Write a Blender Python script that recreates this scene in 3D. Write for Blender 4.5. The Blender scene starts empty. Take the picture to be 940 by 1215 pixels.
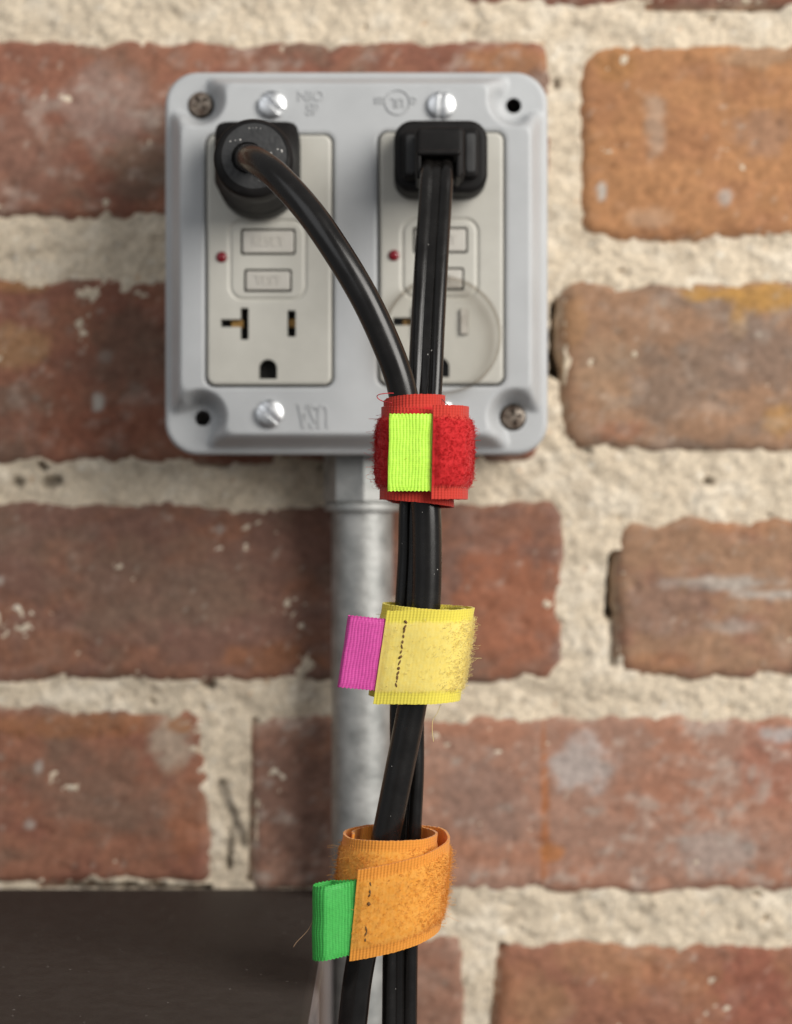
import bpy, math, random
import numpy as np
from mathutils import Vector

random.seed(7)
RNG = np.random.default_rng(11)
S = 0.001                       # meshes are written in millimetres
sc = bpy.context.scene
COL = sc.collection

# ------------------------------------------------------------------ camera
CAM_D = 550.0                   # lens to wall face, mm (wall face is y = 0, camera looks along +y)
cam_data = bpy.data.cameras.new("camera")
cam = bpy.data.objects.new("camera", cam_data)
COL.objects.link(cam)
cam.location = (0, -CAM_D * S, 0)
cam.rotation_euler = (math.radians(90), 0, 0)
cam_data.sensor_fit = 'HORIZONTAL'
cam_data.sensor_width = 36.0
cam_data.lens = 36.0 * 2205.0 / 940.0
cam_data.clip_start = 0.01
cam_data.clip_end = 50.0
cam_data.dof.use_dof = True
cam_data.dof.focus_distance = 0.427
cam_data.dof.aperture_fstop = 11.5
sc.camera = cam

# ------------------------------------------------------------------ light
world = bpy.data.worlds.new("World")
sc.world = world
world.use_nodes = True
bg = world.node_tree.nodes["Background"]
bg.inputs[0].default_value = (0.97, 0.985, 1.0, 1)
bg.inputs[1].default_value = 0.27

def area(name, loc, target, sx, sy, watts, col):
    d = bpy.data.lights.new(name, 'AREA')
    d.shape = 'RECTANGLE'
    d.size, d.size_y = sx, sy
    d.energy = watts
    d.color = col
    o = bpy.data.objects.new(name, d)
    COL.objects.link(o)
    o.location = loc
    o.rotation_euler = (Vector(target) - Vector(loc)).to_track_quat('-Z', 'Y').to_euler()
    return o
area("softbox_key", (0.78, -0.86, 0.46), (0.0, -0.03, -0.02), 0.75, 0.85, 20.5, (1.0, 0.965, 0.91))
area("added_fill", (-0.75, -1.1, 0.55), (0, 0, 0), 0.9, 0.9, 3.0, (0.95, 0.97, 1.0))  # added fill lamp, lifts the left bricks

sc.view_settings.view_transform = 'Standard'
sc.view_settings.look = 'None'
sc.view_settings.exposure = 0.0
sc.view_settings.gamma = 1.0
sc.view_settings.use_curve_mapping = False

# ------------------------------------------------------------------ helpers
def P(px, py, y):
    """world point (mm) at depth y for a spot measured on the 940 x 1215 photograph"""
    k = (y + CAM_D) / 2205.0
    return np.array([(px - 470.0) * k, y, (607.5 - py) * k])

def hash2(ix, iz, seed):
    h = (ix.astype(np.int64) * 374761393 + iz.astype(np.int64) * 668265263 + seed * 974634777) & 0x7fffffff
    h = ((h ^ (h >> 13)) * 1274126177) & 0x7fffffff
    h = (h ^ (h >> 16)) & 0x7fffffff
    return h / float(0x7fffffff)

def noise(x, z, seed=0):
    """gradient noise, about -1..1"""
    x = np.asarray(x, float) + 0 * np.asarray(z, float); z = np.asarray(z, float) + 0 * x
    x, z = 0.8829 * x - 0.4695 * z + 0.37 * seed, 0.4695 * x + 0.8829 * z - 0.71 * seed
    ix = np.floor(x); iz = np.floor(z)
    fx = x - ix; fz = z - iz
    ux = fx ** 3 * (fx * (fx * 6 - 15) + 10); uz = fz ** 3 * (fz * (fz * 6 - 15) + 10)
    def g(dx, dz):
        a = hash2(ix + dx, iz + dz, seed) * 2 * math.pi
        return np.cos(a) * (fx - dx) + np.sin(a) * (fz - dz)
    n0 = g(0, 0) * (1 - ux) + g(1, 0) * ux
    n1 = g(0, 1) * (1 - ux) + g(1, 1) * ux
    return np.clip((n0 * (1 - uz) + n1 * uz) * 1.7, -1, 1)

def fbm(x, z, seed=0, oct=4, rough=0.5):
    t = 0; a = 1; n = 0
    for i in range(oct):
        t = t + a * noise(x, z, seed + i); n += a; a *= rough
        x, z = 1.6 * x - 1.2 * z + 3.1, 1.2 * x + 1.6 * z - 5.7
    return t / n * 1.25

def sstep(a, b, x):
    t = np.clip((x - a) / (b - a), 0, 1)
    return t * t * (3 - 2 * t)

def mesh_obj(name, verts, faces, mat=None, parent=None, smooth=True, sharp=None, uv=None, col=None, loc=None, kind=None):
    me = bpy.data.meshes.new(name)
    v = np.asarray(verts, float) * S
    if isinstance(faces, np.ndarray):
        nf, k = faces.shape
        me.vertices.add(len(v)); me.vertices.foreach_set("co", v.ravel())
        me.loops.add(nf * k); me.loops.foreach_set("vertex_index", faces.astype(np.int32).ravel())
        me.polygons.add(nf)
        me.polygons.foreach_set("loop_start", np.arange(0, nf * k, k, dtype=np.int32))
        me.update(calc_edges=True); me.validate()
    else:
        me.from_pydata(v.tolist(), [], faces); me.update()
    if uv is not None:
        ul = me.uv_layers.new(name="UVMap")
        li = np.empty(len(me.loops), np.int32); me.loops.foreach_get("vertex_index", li)
        ul.data.foreach_set("uv", np.asarray(uv, float)[li].ravel())
    if col is not None:
        c = np.ones((len(v), 4)); c[:, :3] = col
        at = me.color_attributes.new(name="Col", type='FLOAT_COLOR', domain='POINT')
        at.data.foreach_set("color", c.ravel())
    if smooth:
        me.polygons.foreach_set("use_smooth", np.ones(len(me.polygons), bool))
        if sharp: me.set_sharp_from_angle(angle=math.radians(sharp))
    if mat: me.materials.append(mat)
    o = bpy.data.objects.new(name, me)
    COL.objects.link(o)
    if loc is not None: o.location = [c * S for c in loc]
    if parent: o.parent = parent
    if kind: o["kind"] = kind
    return o

def empty(name, loc, label, cat, group=None):
    o = bpy.data.objects.new(name, None)
    COL.objects.link(o)
    o.empty_display_size = 0.01
    o.location = [c * S for c in loc]
    o["label"] = label; o["category"] = cat
    if group: o["group"] = group
    return o

def rbox_sdf(x, z, hx, hz, r):
    qx = np.abs(x) - hx + r; qz = np.abs(z) - hz + r
    return np.hypot(np.maximum(qx, 0), np.maximum(qz, 0)) + np.minimum(np.maximum(qx, qz), 0) - r

def sheet(name, hx, hz, res, sdf, height, thick, mat, parent, loc=(0, 0, 0), sharp=40, col=None, kind=None, xs=None, zs=None, minback=None):
    """solid plate in the xz plane, front towards -y; outline and holes follow sdf = 0, front relief follows height()"""
    if xs is None:
        nx = max(4, int(2 * (hx + res) / res)); nz = max(4, int(2 * (hz + res) / res))
        xs = np.linspace(-hx - res, hx + res, nx); zs = np.linspace(-hz - res, hz + res, nz)
    res_ = xs[1] - xs[0]
    X, Z = np.meshgrid(xs, zs, indexing='ij')
    nx, nz = X.shape
    xc = (X[:-1, :-1] + X[1:, 1:]) / 2; zc = (Z[:-1, :-1] + Z[1:, 1:]) / 2
    keep = sdf(xc, zc) < 0
    idx = np.arange(nx * nz).reshape(nx, nz)
    q = np.stack([idx[:-1, :-1], idx[1:, :-1], idx[1:, 1:], idx[:-1, 1:]], -1)[keep]
    used, inv = np.unique(q, return_inverse=True)
    q = inv.reshape(-1, 4)
    x = X.ravel()[used].copy(); z = Z.ravel()[used].copy()
    e = np.concatenate([q[:, [0, 1]], q[:, [1, 2]], q[:, [2, 3]], q[:, [3, 0]]])
    es = np.sort(e, 1)
    key = es[:, 0].astype(np.int64) * len(used) + es[:, 1]
    u, first, cnt = np.unique(key, return_index=True, return_counts=True)
    be = e[first[cnt == 1]]
    bv = np.unique(be)
    for _ in range(3):
        d = sdf(x[bv], z[bv]); h = 0.02
        gx = (sdf(x[bv] + h, z[bv]) - sdf(x[bv] - h, z[bv])) / (2 * h)
        gz = (sdf(x[bv], z[bv] + h) - sdf(x[bv], z[bv] - h)) / (2 * h)
        g2 = np.maximum(gx * gx + gz * gz, 0.3)
        st = np.clip(d / g2, -res_, res_)
        x[bv] -= st * gx; z[bv] -= st * gz
    y = -height(x, z)
    yb = y + thick if minback is None else np.full_like(y, minback)
    n = len(x)
    front = np.stack([x, y, z], 1); back = np.stack([x, yb, z], 1)
    sides = np.stack([be[:, 1], be[:, 0], be[:, 0] + n, be[:, 1] + n], 1)
    faces = np.concatenate([q, q[:, ::-1] + n, sides])
    verts = np.concatenate([front, back])
    c = None
    if col is not None:
        c1 = col(x, z, sdf(x, z)); c = np.concatenate([c1, c1])
    return mesh_obj(name, verts, faces, mat, parent, True, sharp, None, c, loc, kind)

def catmull(pts, step):
    p = np.asarray(pts, float)
    p = np.vstack([2 * p[0] - p[1], p, 2 * p[-1] - p[-2]])
    out = []
    for i in range(1, len(p) - 2):
        a, b, c, d = p[i - 1], p[i], p[i + 1], p[i + 2]
        n = max(2, int(np.linalg.norm((c - b)[:3]) / step))
        for t in np.linspace(0, 1, n, endpoint=False):
            out.append(0.5 * (2 * b + (c - a) * t + (2 * a - 5 * b + 4 * c - d) * t * t + (3 * b - a - 3 * c + d) * t ** 3))
    out.append(p[-2])
    return np.array(out)

def unit(v):
    return v / np.maximum(np.linalg.norm(v, axis=-1, keepdims=True), 1e-9)

def grid_faces(n, m, wrap_m=True, off=0):
    i = np.arange(n - 1)[:, None]; j = np.arange(m if wrap_m else m - 1)[None, :]
    a = i * m + j; b = i * m + (j + 1) % m
    return (np.stack([a, b, b + m, a + m], -1).reshape(-1, 4)) + off

def sweep(name, pts, prof, step, mat, parent, ang=None, sharp=None, ref=(1, 0, 0), loc=(0, 0, 0)):
    """sweep a closed 2-D profile along a smoothed path; ang turns the profile about the path (radians)"""
    pa = np.asarray(pts, float)
    if ang is not None: pa = np.hstack([pa, np.asarray(ang, float)[:, None]])
    c = catmull(pa, step)
    C = c[:, :3]
    T = unit(np.gradient(C, axis=0))
    X = np.array(ref, float); U = unit(X - (T @ X)[:, None] * T); V = np.cross(T, U)
    if ang is not None:
        a = c[:, 3][:, None]
        U, V = U * np.cos(a) + V * np.sin(a), V * np.cos(a) - U * np.sin(a)
    prof = np.asarray(prof, float)
    verts = C[:, None, :] + prof[None, :, 0, None] * U[:, None, :] + prof[None, :, 1, None] * V[:, None, :]
    n, m = verts.shape[:2]
    verts = verts.reshape(-1, 3)
    f = [tuple(r) for r in grid_faces(n, m)]
    f.append(tuple(range(m))[::-1]); f.append(tuple((n - 1) * m + j for j in range(m)))
    s = np.repeat(np.arange(n) * step, m)
    uv = np.stack([s, np.tile(np.arange(m) / m, n)], 1)
    return mesh_obj(name, verts, f, mat, parent, True, sharp, uv, None, loc)

def circ(r, n=24):
    t = np.linspace(0, 2 * math.pi, n, endpoint=False)
    return np.stack([r * np.cos(t), r * np.sin(t)], 1)

def loft(name, rings, mat, parent, sharp=45, loc=(0, 0, 0), caps=True):
    rings = [np.asarray(r, float) for r in rings]
    n, m = len(rings), len(rings[0])
    v = np.vstack(rings)
    f = [tuple(r) for r in grid_faces(n, m)]
    if caps:
        f.append(tuple(range(m))[::-1]); f.append(tuple((n - 1) * m + j for j in range(m)))
    o = mesh_obj(name, v, f, mat, parent, True, None, None, None, loc)
    import bmesh
    bm = bmesh.new(); bm.from_mesh(o.data); bmesh.ops.recalc_face_normals(bm, faces=bm.faces); bm.to_mesh(o.data); bm.free()
    if sharp: o.data.set_sharp_from_angle(angle=math.radians(sharp))
    return o

def rrect(hx, hz, r, y, cx=0, cz=0, n=8):
    out = []
    for k, (sx, sz) in enumerate(((1, 1), (-1, 1), (-1, -1), (1, -1))):
        for i in range(n + 1):
            a = math.pi / 2 * (k + i / n)
            out.append((cx + sx * (hx - r) + r * math.cos(a), y, cz + sz * (hz - r) + r * math.sin(a)))
    return np.array(out)

def bevel_block(name, hx, hz, r, y0, y1, b, mat, parent, cx=0, cz=0, taper=0.0, loc=(0, 0, 0)):
    """rounded block from y0 (back) to y1 (front, smaller y), front edge rounded by b"""
    R = [rrect(hx, hz, r, y0, cx, cz)]
    for t in np.linspace(0, math.pi / 2, 6):
        ins = b * (1 - math.cos(t)) + taper
        R.append(rrect(hx - ins, hz - ins, max(r - ins, 0.15), y1 + b - b * math.sin(t), cx, cz))
    return loft(name, R, mat, parent, 50, loc)

# ------------------------------------------------------------------ materials
def new_mat(name):
    m = bpy.data.materials.new(name); m.use_nodes = True
    nt = m.node_tree
    return m, nt, nt.nodes["Principled BSDF"]

def N(nt, t, **kw):
    n = nt.nodes.new(t)
    for k, v in kw.items():
        if k in n.inputs: n.inputs[k].default_value = v
        else: setattr(n, k, v)
    return n

def bump(nt, b, height, strength, dist):
    bp = nt.nodes.new("ShaderNodeBump")
    bp.inputs["Strength"].default_value = strength; bp.inputs["Distance"].default_value = dist * S
    nt.links.new(height, bp.inputs["Height"]); nt.links.new(bp.outputs[0], b.inputs["Normal"])
    return bp

def noise_mat(name, c0, c1, scale, rough=0.6, rough2=None, metal=0.0, bscale=None, bstr=0.3, bdist=0.1, spec=0.5, lo=0.35, hi=0.65, detail=4):
    """colour wanders between c0 and c1 with an object-space noise of the given scale (features per metre)"""
    m, nt, b = new_mat(name)
    tc = N(nt, "ShaderNodeTexCoord")
    nz = N(nt, "ShaderNodeTexNoise", Scale=scale, Detail=detail, Roughness=0.6)
    nt.links.new(tc.outputs["Object"], nz.inputs["Vector"])
    cr = N(nt, "ShaderNodeValToRGB")
    cr.color_ramp.elements[0].position = lo; cr.color_ramp.elements[0].color = (*c0, 1)
    cr.color_ramp.elements[1].position = hi; cr.color_ramp.elements[1].color = (*c1, 1)
    nt.links.new(nz.outputs[0], cr.inputs[0]); nt.links.new(cr.outputs[0], b.inputs["Base Color"])
    b.inputs["Roughness"].default_value = rough; b.inputs["Metallic"].default_value = metal
    b.inputs["Specular IOR Level"].default_value = spec
    if rough2 is not None:
        mr = N(nt, "ShaderNodeMapRange"); mr.inputs["To Min"].default_value = rough; mr.inputs["To Max"].default_value = rough2
        mr.inputs["From Min"].default_value = 0.3; mr.inputs["From Max"].default_value = 0.7
        nt.links.new(nz.outputs[0], mr.inputs[0]); nt.links.new(mr.outputs[0], b.inputs["Roughness"])
    if bscale:
        n2 = N(nt, "ShaderNodeTexNoise", Scale=bscale, Detail=5.0, Roughness=0.6)
        nt.links.new(tc.outputs["Object"], n2.inputs["Vector"])
        bump(nt, b, n2.outputs[0], bstr, bdist)
    return m

def painted_mat(name, gscale, gamount, rough, bscale, bstr, bdist):
    """colour from the mesh's own 'Col' map (fired clay, lime, stains and some painted-in shade), with grain on top"""
    m, nt, b = new_mat(name)
    at = N(nt, "ShaderNodeVertexColor", layer_name="Col")
    tc = N(nt, "ShaderNodeTexCoord")
    nz = N(nt, "ShaderNodeTexNoise", Scale=gscale, Detail=6.0, Roughness=0.7)
    nt.links.new(tc.outputs["Object"], nz.inputs["Vector"])
    mr = N(nt, "ShaderNodeMapRange"); mr.inputs["From Min"].default_value = 0.25; mr.inputs["From Max"].default_value = 0.75
    mr.inputs["To Min"].default_value = 1 - gamount; mr.inputs["To Max"].default_value = 1 + gamount
    nt.links.new(nz.outputs[0], mr.inputs[0])
    mx = N(nt, "ShaderNodeMix", data_type='RGBA', blend_type='MULTIPLY'); mx.inputs[0].default_value = 1.0
    nt.links.new(at.outputs[0], mx.inputs[6]); nt.links.new(mr.outputs[0], mx.inputs[7])
    nt.links.new(mx.outputs[2], b.inputs["Base Color"])
    b.inputs["Roughness"].default_value = rough; b.inputs["Specular IOR Level"].default_value = 0.25
    n2 = N(nt, "ShaderNodeTexNoise", Scale=bscale, Detail=6.0, Roughness=0.65)
    nt.links.new(tc.outputs["Object"], n2.inputs["Vector"])
    bump(nt, b, n2.outputs[0], bstr, bdist)
    return m

M = {}
M['brick'] = painted_mat('fired_clay', 420, 0.32, 0.85, 900, 0.55, 0.5)
M['mortar'] = painted_mat('lime_mortar', 750, 0.34, 0.95, 1100, 0.6, 0.6)
M['cover'] = noise_mat('grey_enamel_steel', (0.405, 0.414, 0.421), (0.44, 0.45, 0.457), 60, 0.42, 0.52, 0.0, 700, 0.06, 0.1)
M['galv'] = noise_mat('galvanised_steel', (0.28, 0.285, 0.275), (0.44, 0.44, 0.425), 150, 0.46, 0.62, 0.75, 240, 0.6, 0.4, detail=6)
M['galv_box'] = noise_mat('box_steel', (0.34, 0.34, 0.34), (0.5, 0.5, 0.49), 90, 0.45, 0.6, 0.7)
M['ivory'] = noise_mat('almond_thermoplastic', (0.45, 0.435, 0.388), (0.49, 0.475, 0.425), 90, 0.42, 0.5, 0.0, 900, 0.08, 0.05)
M['button'] = noise_mat('button_plastic', (0.455, 0.43, 0.385), (0.495, 0.47, 0.425), 150, 0.45)
M['slot_shade'] = noise_mat('slot_shade_black', (0.012, 0.011, 0.01), (0.02, 0.018, 0.016), 100, 0.8)
M['brass'] = noise_mat('brass_contact', (0.30, 0.17, 0.05), (0.42, 0.25, 0.08), 300, 0.45, None, 0.6)
M['zinc'] = noise_mat('bright_zinc', (0.62, 0.63, 0.64), (0.78, 0.79, 0.80), 400, 0.30, 0.45, 1.0, 900, 0.15, 0.05)
M['rust'] = noise_mat('rusted_screw', (0.07, 0.04, 0.025), (0.34, 0.29, 0.24), 420, 0.6, 0.45, 0.35, 900, 0.5, 0.2)
M['black'] = noise_mat('black_vinyl', (0.0045, 0.0038, 0.0034), (0.008, 0.007, 0.0064), 160, 0.20, 0.30, 0.0, 1300, 0.10, 0.06, spec=0.42)
M['plug'] = noise_mat('black_moulded_rubber', (0.0055, 0.005, 0.005), (0.010, 0.009, 0.0088), 220, 0.5, 0.62, 0.0, 1500, 0.14, 0.08, spec=0.16)
M['plug_face'] = noise_mat('grey_moulded_rubber', (0.018, 0.018, 0.0185), (0.030, 0.030, 0.0305), 260, 0.48, 0.6, 0.0, 1500, 0.2, 0.08)
M['speck'] = noise_mat('dust', (0.45, 0.43, 0.40), (0.6, 0.58, 0.55), 300, 0.8)
M['wood'] = noise_mat('dark_brown_laminate', (0.034, 0.026, 0.022), (0.043, 0.034, 0.029), 220, 0.62, 0.7, 0.0, 1600, 0.12, 0.06, spec=0.2)
M['lit_edge'] = noise_mat('lit_edge_laminate', (0.11, 0.098, 0.098), (0.145, 0.128, 0.128), 220, 0.35, 0.45, 0.0, 1600, 0.12, 0.06)
M['thread_dark'] = noise_mat('brown_thread', (0.10, 0.045, 0.012), (0.17, 0.085, 0.025), 900, 0.8)
M['thread_tan'] = noise_mat('tan_thread', (0.28, 0.17, 0.10), (0.36, 0.22, 0.13), 900, 0.8)

def led_mat():
    m, nt, b = new_mat('red_lens')
    tc = N(nt, "ShaderNodeTexCoord"); nz = N(nt, "ShaderNodeTexNoise", Scale=500.0)
    nt.links.new(tc.outputs["Object"], nz.inputs["Vector"])
    cr = N(nt, "ShaderNodeValToRGB")
    cr.color_ramp.elements[0].color = (0.12, 0.004, 0.010, 1); cr.color_ramp.elements[1].color = (0.24, 0.010, 0.018, 1)
    nt.links.new(nz.outputs[0], cr.inputs[0]); nt.links.new(cr.outputs[0], b.inputs["Base Color"])
    b.inputs["Roughness"].default_value = 0.18
    return m
M['led'] = led_mat()

def clear_mat(name, tint, gloss_rough):
    m = bpy.data.materials.new(name); m.use_nodes = True
    nt = m.node_tree; nt.nodes.clear()
    out = N(nt, "ShaderNodeOutputMaterial")
    tr = N(nt, "ShaderNodeBsdfTransparent"); tr.inputs[0].default_value = (*tint, 1)
    gl = N(nt, "ShaderNodeBsdfGlossy", Roughness=gloss_rough)
    fr = N(nt, "ShaderNodeFresnel", IOR=1.47)
    nzt = N(nt, "ShaderNodeTexNoise", Scale=60.0); tc = N(nt, "ShaderNodeTexCoord")
    nt.links.new(tc.outputs["Object"], nzt.inputs["Vector"])
    bp = nt.nodes.new("ShaderNodeBump"); bp.inputs["Strength"].default_value = 0.15; bp.inputs["Distance"].default_value = 0.0004
    nt.links.new(nzt.outputs[0], bp.inputs["Height"]); nt.links.new(bp.outputs[0], gl.inputs["Normal"])
    mx = N(nt, "ShaderNodeMixShader")
    ge = N(nt, "ShaderNodeNewGeometry")
    fm = N(nt, "ShaderNodeMath", operation='SUBTRACT'); fm.inputs[0].default_value = 1.0; nt.links.new(ge.outputs["Backfacing"], fm.inputs[1])
    f2 = N(nt, "ShaderNodeMath", operation='MULTIPLY'); nt.links.new(fr.outputs[0], f2.inputs[0]); nt.links.new(fm.outputs[0], f2.inputs[1])
    f3 = N(nt, "ShaderNodeMath", operation='MINIMUM'); f3.inputs[1].default_value = 0.5; nt.links.new(f2.outputs[0], f3.inputs[0])
    nt.links.new(f3.outputs[0], mx.inputs[0]); nt.links.new(tr.outputs[0], mx.inputs[1]); nt.links.new(gl.outputs[0], mx.inputs[2])
    nt.links.new(mx.outputs[0], out.inputs[0])
    return m
M['clear'] = clear_mat('clear_plastic', (0.992, 0.99, 0.985), 0.10)
M['clear_rim'] = clear_mat('clear_plastic_edge', (0.82, 0.80, 0.775), 0.15)
M['clear_prong'] = clear_mat('clear_plastic_prong', (0.80, 0.79, 0.77), 0.3)

M['prong'] = noise_mat('milky_plastic_prong', (0.34, 0.31, 0.27), (0.46, 0.43, 0.38), 400, 0.4)

def fabric_mat(name, edge, pile, pile2, half, rib, mb=0.6):
    """woven tape: UV is in millimetres along and across; plain ribbed edges, napped middle"""
    m, nt, b = new_mat(name)
    uv = N(nt, "ShaderNodeUVMap"); sp = N(nt, "ShaderNodeSeparateXYZ")
    nt.links.new(uv.outputs[0], sp.inputs[0])
    tc = N(nt, "ShaderNodeTexCoord")
    nz = N(nt, "ShaderNodeTexNoise", Scale=900.0, Detail=5.0, Roughness=0.7)
    nt.links.new(tc.outputs["Object"], nz.inputs["Vector"])
    cr = N(nt, "ShaderNodeValToRGB")
    cr.color_ramp.elements[0].position = 0.36; cr.color_ramp.elements[0].color = (*pile2, 1)
    cr.color_ramp.elements[1].position = 0.60; cr.color_ramp.elements[1].color = (*pile, 1)
    nt.links.new(nz.outputs[0], cr.inputs[0])
    ab = N(nt, "ShaderNodeMath", operation='ABSOLUTE'); nt.links.new(sp.outputs[1], ab.inputs[0])
    n2 = N(nt, "ShaderNodeTexNoise", Scale=700.0); nt.links.new(tc.outputs["Object"], n2.inputs["Vector"])
    ad = N(nt, "ShaderNodeMath", operation='MULTIPLY_ADD'); ad.inputs[1].default_value = 1.6; nt.links.new(n2.outputs[0], ad.inputs[0]); nt.links.new(ab.outputs[0], ad.inputs[2])
    mr = N(nt, "ShaderNodeMapRange"); mr.inputs["From Min"].default_value = half + 0.4; mr.inputs["From Max"].default_value = half + 1.2
    nt.links.new(ad.outputs[0], mr.inputs[0])
    wv = N(nt, "ShaderNodeMath", operation='SINE')
    ml = N(nt, "ShaderNodeMath", operation='MULTIPLY'); ml.inputs[1].default_value = 2 * math.pi / rib
    nt.links.new(sp.outputs[0], ml.inputs[0]); nt.links.new(ml.outputs[0], wv.inputs[0])
    wv2 = N(nt, "ShaderNodeMath", operation='SINE')
    ml2 = N(nt, "ShaderNodeMath", operation='MULTIPLY'); ml2.inputs[1].default_value = 2 * math.pi / 0.62
    nt.links.new(sp.outputs[1], ml2.inputs[0]); nt.links.new(ml2.outputs[0], wv2.inputs[0])
    pr = N(nt, "ShaderNodeMath", operation='MULTIPLY_ADD'); pr.inputs[1].default_value = 0.3
    nt.links.new(wv2.outputs[0], pr.inputs[0]); nt.links.new(wv.outputs[0], pr.inputs[2])
    shade = N(nt, "ShaderNodeMapRange"); shade.inputs["From Min"].default_value = -1.4; shade.inputs["From Max"].default_value = 1.0
    shade.inputs["To Min"].default_value = 0.84; shade.inputs["To Max"].default_value = 1.0
    nt.links.new(pr.outputs[0], shade.inputs[0])
    ec = N(nt, "ShaderNodeMix", data_type='RGBA', blend_type='MULTIPLY'); ec.inputs[0].default_value = 1.0
    ec.inputs[6].default_value = (*edge, 1); nt.links.new(shade.outputs[0], ec.inputs[7])
    mx = N(nt, "ShaderNodeMix", data_type='RGBA')
    nt.links.new(mr.outputs[0], mx.inputs[0]); nt.links.new(cr.outputs[0], mx.inputs[6]); nt.links.new(ec.outputs[2], mx.inputs[7])
    nt.links.new(mx.outputs[2], b.inputs["Base Color"])
    b.inputs["Roughness"].default_value = 0.75; b.inputs["Specular IOR Level"].default_value = 0.25
    b.inputs["Sheen Weight"].default_value = 0.25; b.inputs["Sheen Roughness"].default_value = 0.5
    hm = N(nt, "ShaderNodeMix", data_type='FLOAT')
    nt.links.new(mr.outputs[0], hm.inputs[0]); gw = N(nt, "ShaderNodeMath", operation='MULTIPLY_ADD'); gw.inputs[1].default_value = 0.16; nt.links.new(pr.outputs[0], gw.inputs[0]); nt.links.new(nz.outputs[0], gw.inputs[2]); nt.links.new(gw.outputs[0], hm.inputs[2]); nt.links.new(pr.outputs[0], hm.inputs[3])
    bp = bump(nt, b, hm.outputs[0], mb, 0.10)
    tl = N(nt, "ShaderNodeBsdfTranslucent"); nt.links.new(mx.outputs[2], tl.inputs[0]); nt.links.new(bp.outputs[0], tl.inputs[1])
    ms = N(nt, "ShaderNodeMixShader"); ms.inputs[0].default_value = 0.28
    nt.links.new(b.outputs[0], ms.inputs[1]); nt.links.new(tl.outputs[0], ms.inputs[2])
    nt.links.new(ms.outputs[0], nt.nodes["Material Output"].inputs[0])
    return m

def fibre_mat(name, c0, c1):
    m = noise_mat(name, c0, c1, 700, 0.7, spec=0.2)
    b = m.node_tree.nodes["Principled BSDF"]
    nt = m.node_tree
    tl = N(nt, "ShaderNodeBsdfTranslucent"); nt.links.new(b.inputs["Base Color"].links[0].from_socket, tl.inputs[0])
    ms = N(nt, "ShaderNodeMixShader"); ms.inputs[0].default_value = 0.45
    nt.links.new(b.outputs[0], ms.inputs[1]); nt.links.new(tl.outputs[0], ms.inputs[2])
    nt.links.new(ms.outputs[0], nt.nodes["Material Output"].inputs[0])
    return m

def grosgrain_mat(name, c):
    m, nt, b = new_mat(name)
    uv = N(nt, "ShaderNodeUVMap"); sp = N(nt, "ShaderNodeSeparateXYZ"); nt.links.new(uv.outputs[0], sp.inputs[0])
    ml = N(nt, "ShaderNodeMath", operation='MULTIPLY'); ml.inputs[1].default_value = 2 * math.pi / 0.42
    nt.links.new(sp.outputs[1], ml.inputs[0])
    sn = N(nt, "ShaderNodeMath", operation='SINE'); nt.links.new(ml.outputs[0], sn.inputs[0])
    mr = N(nt, "ShaderNodeMapRange"); mr.inputs["From Min"].default_value = -1; mr.inputs["To Min"].default_value = 0.93; mr.inputs["To Max"].default_value = 1.0
    nt.links.new(sn.outputs[0], mr.inputs[0])
    mx = N(nt, "ShaderNodeMix", data_type='RGBA', blend_type='MULTIPLY'); mx.inputs[0].default_value = 1.0
    mx.inputs[6].default_value = (*c, 1); nt.links.new(mr.outputs[0], mx.inputs[7])
    tc = N(nt, "ShaderNodeTexCoord"); nz = N(nt, "ShaderNodeTexNoise", Scale=1300.0, Detail=4.0); nt.links.new(tc.outputs["Object"], nz.inputs["Vector"])
    m2 = N(nt, "ShaderNodeMapRange"); m2.inputs["From Min"].default_value = 0.3; m2.inputs["From Max"].default_value = 0.7; m2.inputs["To Min"].default_value = 0.86; m2.inputs["To Max"].default_value = 1.06
    nt.links.new(nz.outputs[0], m2.inputs[0])
    mx3 = N(nt, "ShaderNodeMix", data_type='RGBA', blend_type='MULTIPLY'); mx3.inputs[0].default_value = 1.0
    nt.links.new(mx.outputs[2], mx3.inputs[6]); nt.links.new(m2.outputs[0], mx3.inputs[7])
    nt.links.new(mx3.outputs[2], b.inputs["Base Color"])
    b.inputs["Roughness"].default_value = 0.5; b.inputs["Specular IOR Level"].default_value = 0.35
    bump(nt, b, sn.outputs[0], 0.2, 0.05)
    return m

# ------------------------------------------------------------------ brick wall
KW = 550.0 / 2205.0
def wx(px): return (px - 470) * KW
def wz(py): return (607.5 - py) * KW

wall = empty("brick_wall", (0, 0, wz(1330)), "old brick wall of brown and orange bricks in rough cream mortar", "wall")
W0 = (0, 0, -wz(1330))          # parts are written in world mm, shifted to the wall's base

def mixc(a, b, t):
    return a * (1 - t[..., None]) + np.array(b) * t[..., None]

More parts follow.
